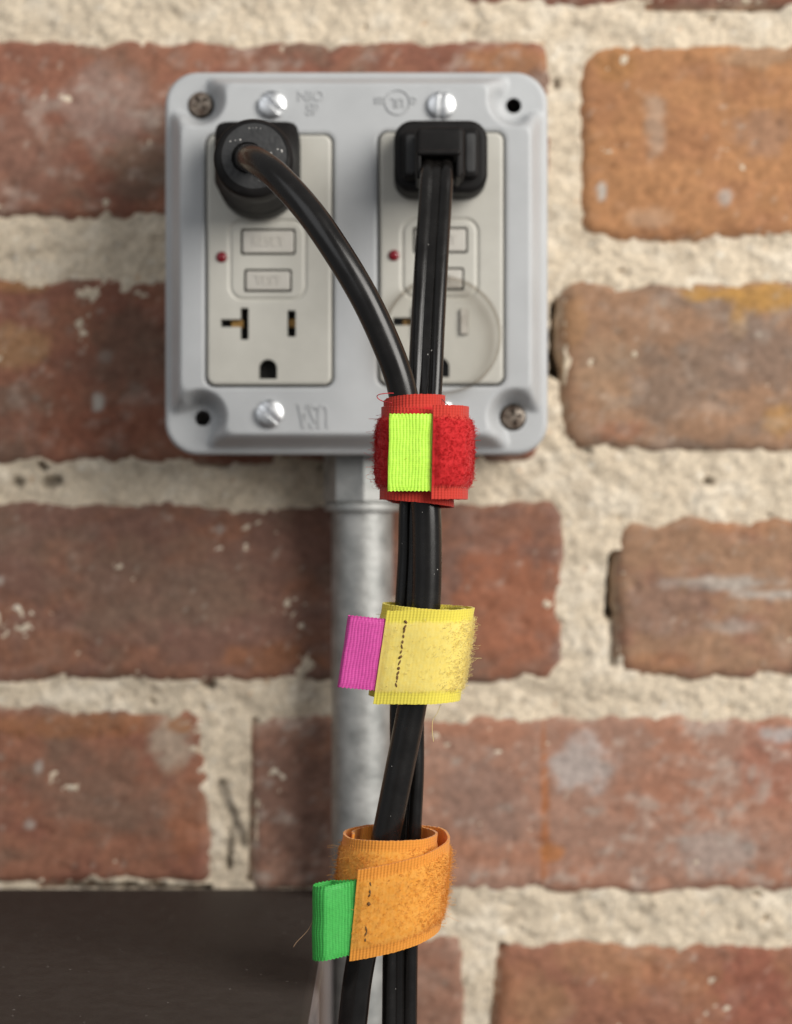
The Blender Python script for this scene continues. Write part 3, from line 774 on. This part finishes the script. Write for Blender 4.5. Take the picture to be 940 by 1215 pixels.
# ------------------------------------------------------------------ cords and plugs
# --- round cord with the barrel-shaped plug
pc = P(307, 204, -55)
cordA = empty("power_cord", (pc[0], -53, pc[2]), "round black power cord with barrel-shaped plug in the left receptacle", "power cord")
OA = (-pc[0], 53, -pc[2])
def world_ring(fn, y, n=72):
    return np.array([(*fn(t), y) for t in np.linspace(0, 2 * math.pi, n, endpoint=False)])[:, [0, 2, 1]]
def plugA():
    cx, cz = pc[0], pc[2]
    def shield(s):
        def f(t):
            c, q = math.cos(t), math.sin(t)
            # square shoulders above, rounded tongue below
            hx, up, dn = 11.1 * s, 12.0 * s, 12.4 * s
            if q >= 0:
                p = 9.0
                k = (abs(c / hx) ** p + abs(q / up) ** p) ** (-1 / p)
            else:
                p = 2.25 + 6.75 * max(0, 1 + q * 1.9) ** 2
                k = (abs(c / hx) ** p + abs(q / dn) ** p) ** (-1 / p)
            return cx + k * c, cz + k * q
        return f
    fcx, fcz = P(300.2, 187, -90)[0], P(300.2, 187, -90)[2]
    def circ_(r, w=1.0):
        return lambda t: (fcx * w + cx * (1 - w) + r * math.cos(t), fcz * w + cz * (1 - w) + r * math.sin(t))
    def off_(r):
        return lambda t: (fcx + 0.35 + r * math.cos(t), fcz + 0.45 + r * math.sin(t))
    def blend(a, b, w):
        def f(t):
            p, q = a(t), b(t); return p[0] * (1 - w) + q[0] * w, p[1] * (1 - w) + q[1] * w
        return f
    s1, cR = shield(1.0), circ_(9.9)
    rings = [world_ring(shield(0.97), -52.0), world_ring(s1, -52.8), world_ring(s1, -62.0), world_ring(shield(0.97), -63.2), world_ring(blend(shield(0.95), cR, 0.25), -64.2),
             world_ring(blend(shield(0.9), cR, 0.7), -68.0), world_ring(circ_(9.2, .75), -73.0), world_ring(circ_(9.3), -79.0), world_ring(cR, -82.0), world_ring(cR, -88.6),
             world_ring(circ_(9.75), -89.4), world_ring(circ_(9.3), -89.95), world_ring(off_(8.6), -90.3), world_ring(off_(8.15), -90.35), world_ring(off_(8.1), -89.6)]
    o = loft("plug", rings, M['plug'], cordA, 35, OA)
    # the greyer front disc with its recessed cable entry
    ex, ez = P(293.5, 187, -90)[0] - fcx - 0.35, P(293.5, 187, -90)[2] - fcz - 0.45
    face = sheet("plug_face", 8.25, 8.25, 0.2, lambda x, z: np.hypot(x, z) - 8.25,
                 lambda x, z: 0.5 * np.sqrt(np.maximum(1 - (np.hypot(x, z) / 9.2) ** 2, 0)) - 2.2 * (1 - sstep(3.55, 3.85, np.hypot(x - ex, z - ez))) + 0.04 * noise(x, z, 5),
                 2.0, M['plug_face'], o, (fcx + 0.35, -89.95, fcz + 0.45), 40)
    sp = RNG.uniform(-1, 1, (14, 2)) * 6.5
    V, F = [], []
    for (sx_, sz_) in [(6.9 * math.cos(q), 6.9 * math.sin(q)) for q in (1.35, 1.5, 1.62, 1.75, 2.6, 0.15, 0.2)] + [tuple(s) for s in sp if np.hypot(*s) < 7 and np.hypot(s[0] - ex, s[1] - ez) > 4.6]:
        r = random.uniform(0.07, 0.2); n0 = len(V); yb = -0.5 * math.sqrt(max(0, 1 - (math.hypot(sx_, sz_) / 9.2) ** 2)) - 0.02
        for k in range(6):
            V.append((sx_ + r * math.cos(k * 1.047) * random.uniform(.7, 1.6), yb, sz_ + r * math.sin(k * 1.047)))
        V.append((sx_, yb - 0.06, sz_))
        F += [(n0 + k, n0 + (k + 1) % 6, n0 + 6) for k in range(6)]
    mesh_obj("dust_specks", V, F, M['speck'], o, True, None, None, None, (fcx + 0.35, -89.95, fcz + 0.45), "stuff")
plugA()
A_PTS = [(295, 187, -86), (295, 187, -92), (298, 188, -98.5), (308, 193, -105), (331, 211, -111), (367, 251, -116), (401, 300, -118.5), (431, 350, -119.5), (455, 400, -119.5), (474, 450, -119), (485, 500, -118), (498.5, 550, -117.5), (505.5, 600, -117.5), (507, 650, -117.5), (506, 710, -117.5), (500, 770, -117.5), (489.5, 835, -117.5), (475, 910, -117.5), (460, 985, -117.5), (446, 1050, -117.5),
         (433, 1115, -117.5), (424, 1165, -117.5), (417, 1225, -117.5), (402, 1330, -117), (385, 1470, -116), (380, 1620, -112)]
sweep("cable", [P(*p) for p in A_PTS], circ(3.42, 32), 1.2, M['black'], cordA, loc=OA)

# --- flat cord with the square plug
pb = P(523, 185, -58)
cordB = empty("power_cord", (pb[0], -53, pb[2]), "flat twin-lobed black cord with square plug in the right receptacle", "power cord")
OB = (-pb[0], 53, -pb[2])
def rp(x0, y0, x1, y1, y):
    a, b = P(x0, y0, y), P(x1, y1, y)
    return (a[0] + b[0]) / 2, (a[2] + b[2]) / 2, (b[0] - a[0]) / 2, (a[2] - b[2]) / 2
def blk(name, x0, y0, x1, y1, ya, yb, r, b, parent, off, mat='plug', taper=0):
    cx, cz, hx, hz = rp(x0, y0, x1, y1, yb)
    return bevel_block(name, hx, hz, r, ya, yb, b, M[mat], parent, cx, cz, taper, off)
plugB = blk("plug", 467.5, 141.5, 579, 228, -51.6, -62.5, 5.0, 1.6, cordB, OB)
Z0 = (0, 0, 0)
blk("grip_ridge", 478, 154, 497, 212, -61, -65.2, 1.2, 0.8, plugB, Z0)
blk("grip_ridge", 549, 152, 568, 210, -61, -65.2, 1.2, 0.8, plugB, Z0)
blk("grip_inset", 482, 160, 493, 206, -61, -65.6, 0.8, 0.2, plugB, Z0, 'plug_face')
blk("grip_inset", 553, 158, 564, 204, -61, -65.6, 0.8, 0.2, plugB, Z0, 'plug_face')
blk("plug_tower", 493, 149, 552, 212, -61, -73.5, 1.8, 1.6, plugB, Z0, 'plug')
blk("strain_relief", 494.5, 176.5, 547, 184, -72, -86.2, 1.0, 0.8, plugB, Z0, 'plug')
blk("strain_relief", 494.5, 183, 500, 212, -72, -85.6, 0.5, 0.45, plugB, Z0, 'plug')
blk("strain_relief", 541.5, 183, 547, 210, -72, -85.6, 0.5, 0.45, plugB, Z0, 'plug')
def flat_profile():
    d, R, n = 2.35, 1.80, 13
    out = []
    for a in np.linspace(-128, 128, n): out.append((d + R * math.cos(math.radians(a)), R * math.sin(math.radians(a))))
    band = [(1.05, 1.22), (0.85, 1.42), (0.5, 1.28), (0.22, 1.44), (-0.1, 1.27), (-0.45, 1.45), (-0.8, 1.28), (-1.05, 1.22)]
    out += band
    for a in np.linspace(52, 308, n): out.append((-d + R * math.cos(math.radians(a)), R * math.sin(math.radians(a))))
    out += [(-x, -y) for (x, y) in band]
    return np.array(out)
B_PTS = [(519, 191, -76.0, 0), (518.9, 193, -81.0, 0), (518.2, 206, -86.0, 0), (516.5, 240, -90, 0), (512, 310, -98, .05), (507.5, 390, -105, .08), (504.5, 455, -109.5, .12), (500, 520, -111.5, .3), (494, 600, -112, .3), (492.5, 660, -112, .3),
         (489, 720, -112, .25), (485, 780, -112, .2), (483, 845, -112, .2), (483, 915, -112, .3), (480, 985, -112, .35), (477, 1060, -112, .2), (475, 1130, -112.5, .05), (474, 1220, -113, 0), (472, 1330, -113, 0), (470, 1470, -113, 0), (470, 1620, -112, 0)]
sweep("cable", [P(*p[:3]) for p in B_PTS], flat_profile(), 1.2, M['black'], cordB, [p[3] for p in B_PTS], 60, loc=OB)

def cord_dust(parent, pts, off, side, n, seed):
    rng = np.random.default_rng(seed); c = catmull([P(*p[:3]) for p in pts], 0.5)
    V, F = [], []
    for _ in range(n):
        q = c[rng.integers(20, int(len(c) * 0.72))]; a = rng.uniform(-1.1, 1.1)
        o = q + np.array([side[0] * math.sin(a), -side[1] * math.cos(a) - 0.01, 0]); r = rng.uniform(0.05, 0.13); n0 = len(V)
        u = np.array([math.cos(a), math.sin(a), 0]); w = np.array([0, 0, 1.0])
        for k in range(5): V.append(o + r * (u * math.cos(k * 1.2566) + w * math.sin(k * 1.2566) * rng.uniform(0.8, 1.8)))
        V.append(o + 0.05 * np.array([math.sin(a), -math.cos(a), 0]))
        F += [(n0 + k, n0 + (k + 1) % 5, n0 + 5) for k in range(5)]
    mesh_obj("dust_specks", V, F, M['speck'], parent, True, None, None, None, off, "stuff")
cord_dust(cordA, A_PTS[6:], OA, (3.42, 3.42), 16, 3)
cord_dust(cordB, B_PTS[3:], OB, (3.9, 1.75), 16, 4)

# ------------------------------------------------------------------ hook-and-loop cable ties
TIE_Y = -115.8
def tie(name, label, cpx, cpy, width, plan, tiltx, edge, pile, pile2, fib, fib2, half, tab, tabcol, seed, tabtilt=None, pile_h=1.0, stitch=None, nfib=6500, long_frac=0.04, th=0.55, amp=1.0, fr=0.042, mb=0.6, bias=0):
    c0 = P(cpx, cpy, TIE_Y)
    root = empty(name, (c0[0], TIE_Y, c0[2] - width / 2), label, "cable tie", "hook-and-loop ties round the two cords")
    dz0 = width / 2
    rng = np.random.default_rng(seed)
    mat = fabric_mat(name + "_tape_" + str(seed), edge, pile, pile2, half, 0.78, mb)
    C = catmull(np.asarray(plan, float), 0.32)                 # x, y, dz
    C = np.hstack([C[:, :2], C[:, 2:3]])
    T = unit(np.gradient(C * np.array([1, 1, 0]), axis=0))
    Nn = np.stack([T[:, 1], -T[:, 0], np.zeros(len(T))], 1)
    # outward side: away from the middle of the coil
    sgn = np.sign((Nn * C * np.array([1, 1, 0])).sum(1).mean()); Nn *= sgn
    Wd = np.array([math.sin(tiltx), 0, math.cos(tiltx)])
    s = np.concatenate([[0], np.cumsum(np.linalg.norm(np.diff(C, axis=0), axis=1))])
    nv = 54
    v = np.linspace(-width / 2, width / 2, nv)
    SS, VV = np.meshgrid(s, v, indexing='ij')
    def prof(SS, VV):
        pb = np.clip(1 - (np.abs(VV) / (half + 0.5)) ** 6, 0, 1)
        endf = sstep(0.0, 2.0, SS)
        return pile_h * pb * (0.35 + 0.65 * endf) * (1 + amp * 0.30 * noise(SS / 0.5, VV / 0.5, seed) + amp * 0.28 * noise(SS / 1.3, VV / 1.3, seed + 3))
    wob = 0.22 * noise(SS / 9, VV / 9, seed + 8)
    edge_w = 0.10 * noise(SS / 0.5, VV * 0, seed + 13)
    base = C[:, None, :] + (VV + np.where(np.abs(VV) > width / 2 - 0.1, edge_w, 0))[..., None] * Wd
    outer = base + (th / 2 + prof(SS, VV) + wob)[..., None] * Nn[:, None, :]
    inner = base + (-th / 2 + wob)[..., None] * Nn[:, None, :]
    ns = len(s)
    vo = outer.reshape(-1, 3); vi = inner.reshape(-1, 3)
    vo[:, 2] += dz0; vi[:, 2] += dz0
    f = grid_faces(ns, nv, False); n = ns * nv
    idx = np.arange(n).reshape(ns, nv)
    loop = np.concatenate([idx[:, 0], idx[-1, 1:], idx[-2::-1, -1], idx[0, -2:0:-1]])
    nx_ = np.roll(loop, -1)
    sides = np.stack([loop, nx_, nx_ + n, loop + n], 1)
    F = np.concatenate([f[:, ::-1], f + n, sides])
    uvo = np.stack([SS.ravel(), VV.ravel()], 1)
    uvi = np.stack([SS.ravel(), np.where(VV.ravel() >= 0, width / 2, -width / 2) * 1.0 + VV.ravel() * 0.02], 1)
    mesh_obj("strap", np.concatenate([vo, vi]), F, mat, root, True, 60, np.concatenate([uvo, uvi]))
    # ---- loop fibres standing out of the nap
    nf = nfib
    smax = s[-1] * 0.72
    fs = rng.uniform(0.4, smax, nf)
    if bias:                                                    # worn nap: loops left standing mostly round the right-hand bend
        wgt = np.clip(Nn[:, 0] if bias > 0 else np.abs(Nn[:, 0]), 0, 1) ** 1.3 + abs(bias); wgt[s > smax] = 0
        fs = s[rng.choice(len(s), nf, p=wgt / wgt.sum())] + rng.uniform(-0.15, 0.15, nf)
    fv = rng.uniform(-1, 1, nf) * (half + 0.35)
    ii = np.clip(np.searchsorted(s, fs), 0, ns - 1)
    b0 = C[ii] + fv[:, None] * Wd + (th / 2 + prof(fs, fv))[:, None] * Nn[ii]; b0[:, 2] += dz0
    hgt = rng.gamma(3.0, 0.13, nf) + 0.1
    lg = rng.random(nf) < long_frac
    hgt[lg] *= rng.uniform(1.8, 3.2, lg.sum())
    d1 = rng.normal(0, 1, (nf, 2)); d1 /= np.linalg.norm(d1, axis=1, keepdims=True)
    lat = (d1[:, :1] * T[ii] + d1[:, 1:] * Wd)
    spread = rng.uniform(0.25, 0.9, nf)[:, None] * (1 + 0.8 * lg[:, None])
    K = 6
    tt_ = np.linspace(0, 1, K)
    close = rng.random(nf) < 0.75
    arc = np.where(close[:, None], np.sin(np.pi * tt_)[None, :], (tt_ ** 0.8)[None, :])
    along = tt_[None, :] - 0.0
    bulge = 0.25 * np.sin(2 * np.pi * tt_)[None, :] * rng.normal(0, 1, (nf, 1))
    perp = np.cross(lat, Nn[ii])
    path = b0[:, None, :] + (hgt[:, None] * arc)[..., None] * Nn[ii][:, None, :] + (spread * along)[..., None] * lat[:, None, :] + (spread * bulge)[..., None] * perp[:, None, :]
    path -= 0.12 * Nn[ii][:, None, :]
    tan = unit(np.gradient(path, axis=1))
    e1 = unit(np.cross(tan, np.array([0.31, 0.55, 0.77]))); e2 = np.cross(tan, e1)
    r = fr
    ring = np.stack([path + r * (math.cos(a) * e1 + math.sin(a) * e2) for a in (0, 2.094, 4.189)], 2)   # nf,K,3,3
    V = ring.reshape(-1, 3)
    basei = (np.arange(nf) * K * 3)[:, None, None] + (np.arange(K - 1) * 3)[None, :, None]
    j = np.arange(3)[None, None, :]
    a = basei + j; b_ = basei + (j + 1) % 3
    Fq = np.stack([a, b_, b_ + 3, a + 3], -1).reshape(-1, 4)
    fmat = fibre_mat(name + "_fibre_" + str(seed), fib2, fib)
    mesh_obj("loop_pile", V, Fq, fmat, root, True, None, None, None, None, "stuff")
    # ---- folded ribbon pull tab
    (tx0, ty, tl, tdz, tw, thick, gap) = tab
    gm = grosgrain_mat(name + "_ribbon_" + str(seed), tabcol)
    pts = [(tx0, ty + 0.15), (tx0 - tl * 0.3, ty - 0.25), (tx0 - tl * 0.62, ty - gap * 0.35), (tx0 - tl + gap * 0.55, ty - gap * 0.45), (tx0 - tl + gap * .12, ty - gap * 0.15), (tx0 - tl, ty + gap * 0.25), (tx0 - tl + gap * 0.2, ty + gap * 0.7), (tx0 - tl + gap * 0.8, ty + gap * 0.85), (tx0 - tl * 0.5, ty + gap * 0.6), (tx0, ty + 0.55)]
    c = catmull(np.array(pts), 0.10)
    t = unit(np.gradient(c, axis=0)); nn = np.stack([-t[:, 1], t[:, 0]], 1)
    if ((nn * (c - c.mean(0))).sum(1)).mean() < 0: nn = -nn
    s2 = np.concatenate([[0], np.cumsum(np.linalg.norm(np.diff(c, axis=0), axis=1))])
    vv = np.linspace(-tw / 2, tw / 2, 40)
    S2, V2 = np.meshgrid(s2, vv, indexing='ij')
    inside = 1 - sstep(tw / 2 - 0.9, tw / 2 - 0.5, np.abs(V2))
    rib = 0.11 * np.abs(np.sin(math.pi * (S2 + 0.16 * noise(S2 / 3, V2 / 4, seed + 60)) / 0.74)) ** 0.8 * inside + 0.10 * (1 - inside) * np.sin(2 * math.pi * S2 / 0.8 + V2 * 3)
    wob2 = 0.12 * noise(S2 / 5, V2 / 6, seed + 40)
    off = thick / 2 + rib + wob2
    jag = np.where(np.abs(V2) > tw / 2 - 0.01, 0.12 * np.sin(2 * math.pi * S2 / 0.9), 0)
    def lay(o_):
        x = c[:, 0][:, None] + nn[:, 0][:, None] * o_ + V2 * math.sin(tiltx if tabtilt is None else tabtilt)
        y = c[:, 1][:, None] + nn[:, 1][:, None] * o_
        z = V2 + jag + tdz[0] + tdz[1] * (c[:, 0][:, None] - tx0) + dz0
        return np.stack([x, y, z], -1).reshape(-1, 3)
    va, vb = lay(off), lay(-thick / 2 + wob2)
    ns2, nv2 = len(s2), len(vv)
    f = grid_faces(ns2, nv2, False); n = ns2 * nv2
    idx = np.arange(n).reshape(ns2, nv2)
    loop = np.concatenate([idx[:, 0], idx[-1, 1:], idx[-2::-1, -1], idx[0, -2:0:-1]]); nx_ = np.roll(loop, -1)
    F = np.concatenate([f, f[:, ::-1] + n, np.stack([nx_, loop, loop + n, nx_ + n], 1)])
    uvt = np.stack([S2.ravel(), V2.ravel()], 1)
    tb = mesh_obj("pull_tab", np.concatenate([va, vb]), F, gm, root, True, 55, np.concatenate([uvt, uvt]))
    import bmesh
    for ob in (tb, [o for o in root.children if o.name.startswith("strap")][0]):
        bm = bmesh.new(); bm.from_mesh(ob.data); bmesh.ops.recalc_face_normals(bm, faces=bm.faces); bm.to_mesh(ob.data); bm.free()
    # ---- row of stitches that holds the tab
    if stitch:
        sd, zs_ = stitch
        Vs, Fs = [], []
        i0 = int(np.searchsorted(s, sd))
        for q in zs_:
            lean = random.uniform(-0.25, 0.25); ln = random.uniform(0.35, 0.65); rr = random.uniform(0.15, 0.32)
            n0 = len(Vs)
            cc = C[i0] + q * Wd + (th / 2 + float(prof(np.array([sd]), np.array([q]))[0]) + 0.06) * Nn[i0]
            cc = cc + np.array([0, 0, dz0])
            for k in range(5):
                u_ = -1 + 0.5 * k; rad = rr * math.sqrt(max(0.05, 1 - (u_ * 0.95) ** 2))
                for m_ in range(6):
                    an = m_ * math.pi / 3
                    Vs.append(cc + Wd * (u_ * ln) + T[i0] * (lean * u_ + rad * math.cos(an) * 1.3) + Nn[i0] * rad * math.sin(an))
            for k in range(4):
                for m_ in range(6):
                    Fs.append((n0 + k * 6 + m_, n0 + k * 6 + (m_ + 1) % 6, n0 + k * 6 + 6 + (m_ + 1) % 6, n0 + k * 6 + 6 + m_))
            Fs.append(tuple(n0 + m_ for m_ in range(6))[::-1]); Fs.append(tuple(n0 + 24 + m_ for m_ in range(6)))
        mesh_obj("stitching", Vs, Fs, M['thread_dark'], root, True, 60, None, None, None, "stuff")
    return root, c0, dz0

def strand(parent, c0, dz0, pts, mat, r=0.09, name="loose_thread"):
    q = [P(*p) - c0 + np.array([0, 0, dz0]) for p in pts]
    return sweep(name, q, circ(r, 6), 0.3, mat, parent)

# red
red_plan = [(3.7, -11.0, 0), (7, -10.3, 0), (10.4, -7.6, 0), (12.0, -2, 0), (11.2, 4, 0), (7, 9.0, 0), (0, 10.4, 0), (-5.4, 8.4, 0), (-7.7, 2.5, 0), (-7.4, -3.8, 0), (-4.6, -7.3, -0.3), (1, -7.9, -0.7),
            (6, -7.0, -1.3), (8.8, -2, -1.8), (7.9, 4, -2.0), (2, 8.0, -1.8), (-4, 7.4, -1.0), (-7.1, 2.2, 0.4), (-6.9, -3.4, 1.8), (-2.6, -6.9, 2.5), (2.6, -6.9, 2.7), (5.8, -3.6, 2.7), (6.2, 1.6, 2.6), (3.6, 6, 2.6), (-2, 6.9, 2.6), (-6.2, 3.8, 2.6)]
rr_, rc0, rdz = tie("cable_tie", "red hook-and-loop tie with a bright lime pull tab, topmost on the cords", 493, 538, 21.5, red_plan, 0.02,
                    (0.70, 0.055, 0.035), (0.68, 0.022, 0.026), (0.60, 0.015, 0.018), (0.74, 0.028, 0.032), (0.63, 0.018, 0.021), 7.7,
                    (4.2, -10.5, 10.2, (-0.1, 0.0), 17.6, 0.35, 0.5), (0.52, 0.90, 0.075), 21, pile_h=1.1, nfib=8500, amp=0.6, fr=0.032)
M['thread_red'] = noise_mat('red_thread', (0.42, 0.02, 0.03), (0.5, 0.03, 0.035), 900, 0.6)
strand(rr_, rc0, rdz, [(476, 467, -121), (462, 466.5, -121.5), (450, 468, -121.5), (447.5, 471, -121), (453, 475.5, -121), (465, 478, -122.5)], M['thread_red'], 0.11)
M['thread_grey'] = noise_mat('grey_thread', (0.05, 0.04, 0.04), (0.09, 0.07, 0.07), 900, 0.6)
strand(rr_, rc0, rdz, [(520, 471, -119), (525, 474, -120), (529, 478.5, -120.5), (533, 481, -120.5)], M['thread_grey'], 0.09)
# yellow
yel_plan = [(-10.0, -9.3, -0.1), (-5, -10.0, 0), (1, -10.4, 0), (6, -9.2, 0.1), (9.2, -5.4, 0.2), (10.0, 0, 0.2), (8.4, 5.5, 0.2), (3, 9, 0.4), (-3, 9.3, 0.7), (-8.5, 7, 1.1), (-10.8, 2, 1.3), (-10.2, -3.5, 1.1), (-6.5, -7.6, 0.8), (-1, -8.6, 0.3), (4, -7.4, 0), (7.5, -3, 0), (7.8, 2, 0), (4, 6.9, 0), (-2, 7.6, 0), (-7, 4.6, 0), (-8, -1, 0), (-5.4, -5.4, 0), (0, -6.9, 0), (4.2, -5.0, 0)]
yr_, yc0, ydz = tie("cable_tie", "yellow hook-and-loop tie with a pink pull tab and brown stitches, middle of the cords", 502.5, 776, 21.6, yel_plan, 0.15,
                    (0.95, 0.83, 0.12), (0.95, 0.80, 0.235), (0.95, 0.76, 0.18), (0.95, 0.86, 0.48), (0.94, 0.82, 0.36), 8.0,
                    (-8.6, -9.0, 9.8, (0.35, -0.10), 16.3, 0.35, 1.5), (0.58, 0.065, 0.31), 33, pile_h=0.38,
                    stitch=(4.6, [8.2, 7.0, 6.2, 4.9, 3.6, 2.5, 1.3, 0.1, -1.2, -2.5, -3.6, -4.6, -5.5, -6.3]), nfib=3200, long_frac=0.10, amp=0.35, fr=0.03, mb=0.35, bias=0.06)
M['thread_yellow'] = noise_mat('yellow_thread', (0.75, 0.6, 0.2), (0.8, 0.66, 0.3), 900, 0.6)
strand(yr_, yc0, ydz, [(523, 836, -121), (519, 846, -121), (514, 854, -120.5), (513, 866, -120.5), (514.5, 880, -120.5)], M['thread_yellow'], 0.06)
# orange
ora_plan = [(-8.3, -12.4, -6.2), (-3, -12.8, -5.2), (3, -12.5, -3.9), (8, -10.4, -2.6), (11.6, -5.6, -1.4), (12.5, 0.5, -0.6), (11, 6.5, 0), (5.5, 10.8, 0.1), (-1, 11.8, 0.1), (-7.2, 10.0, 0.1), (-11.0, 5, 0), (-11.6, -1.2, -0.2), (-9.6, -6.6, -0.2), (-4.4, -10.0, 0), (1.5, -10.2, 0), (6.8, -8.0, 0), (9.6, -2.8, 0.1), (9.2, 3, 0.1), (5.6, 8.0, 0.2), (-0.5, 9.4, 0.2), (-6.6, 7.6, 0.2), (-9.6, 2.8, 0.1), (-9.7, -1.8, 0)]
or_, oc0, odz = tie("cable_tie", "orange hook-and-loop tie with a green pull tab, lowest on the cords", 463.5, 1041, 20.8, ora_plan, 0.095,
                    (0.92, 0.38, 0.055), (0.94, 0.46, 0.085), (0.87, 0.37, 0.045), (0.93, 0.53, 0.14), (0.86, 0.42, 0.07), 7.8,
                    (-6.9, -12.0, 10.6, (-6.6, 0.14), 16.8, 0.35, 4.6), (0.055, 0.41, 0.075), 45, tabtilt=0.005, pile_h=0.5,
                    stitch=(3.0, [6.6, 5.0, 4.2, 2.2, -3.5, -4.6, -6.0]), nfib=6500, amp=0.45, fr=0.03, mb=0.45, long_frac=0.12, bias=-0.14)
strand(or_, oc0, odz, [(377, 1084, -127), (371, 1094, -127), (366, 1103, -127), (359, 1111, -127), (352, 1118, -127), (348, 1124, -127)], M['thread_tan'], 0.07)
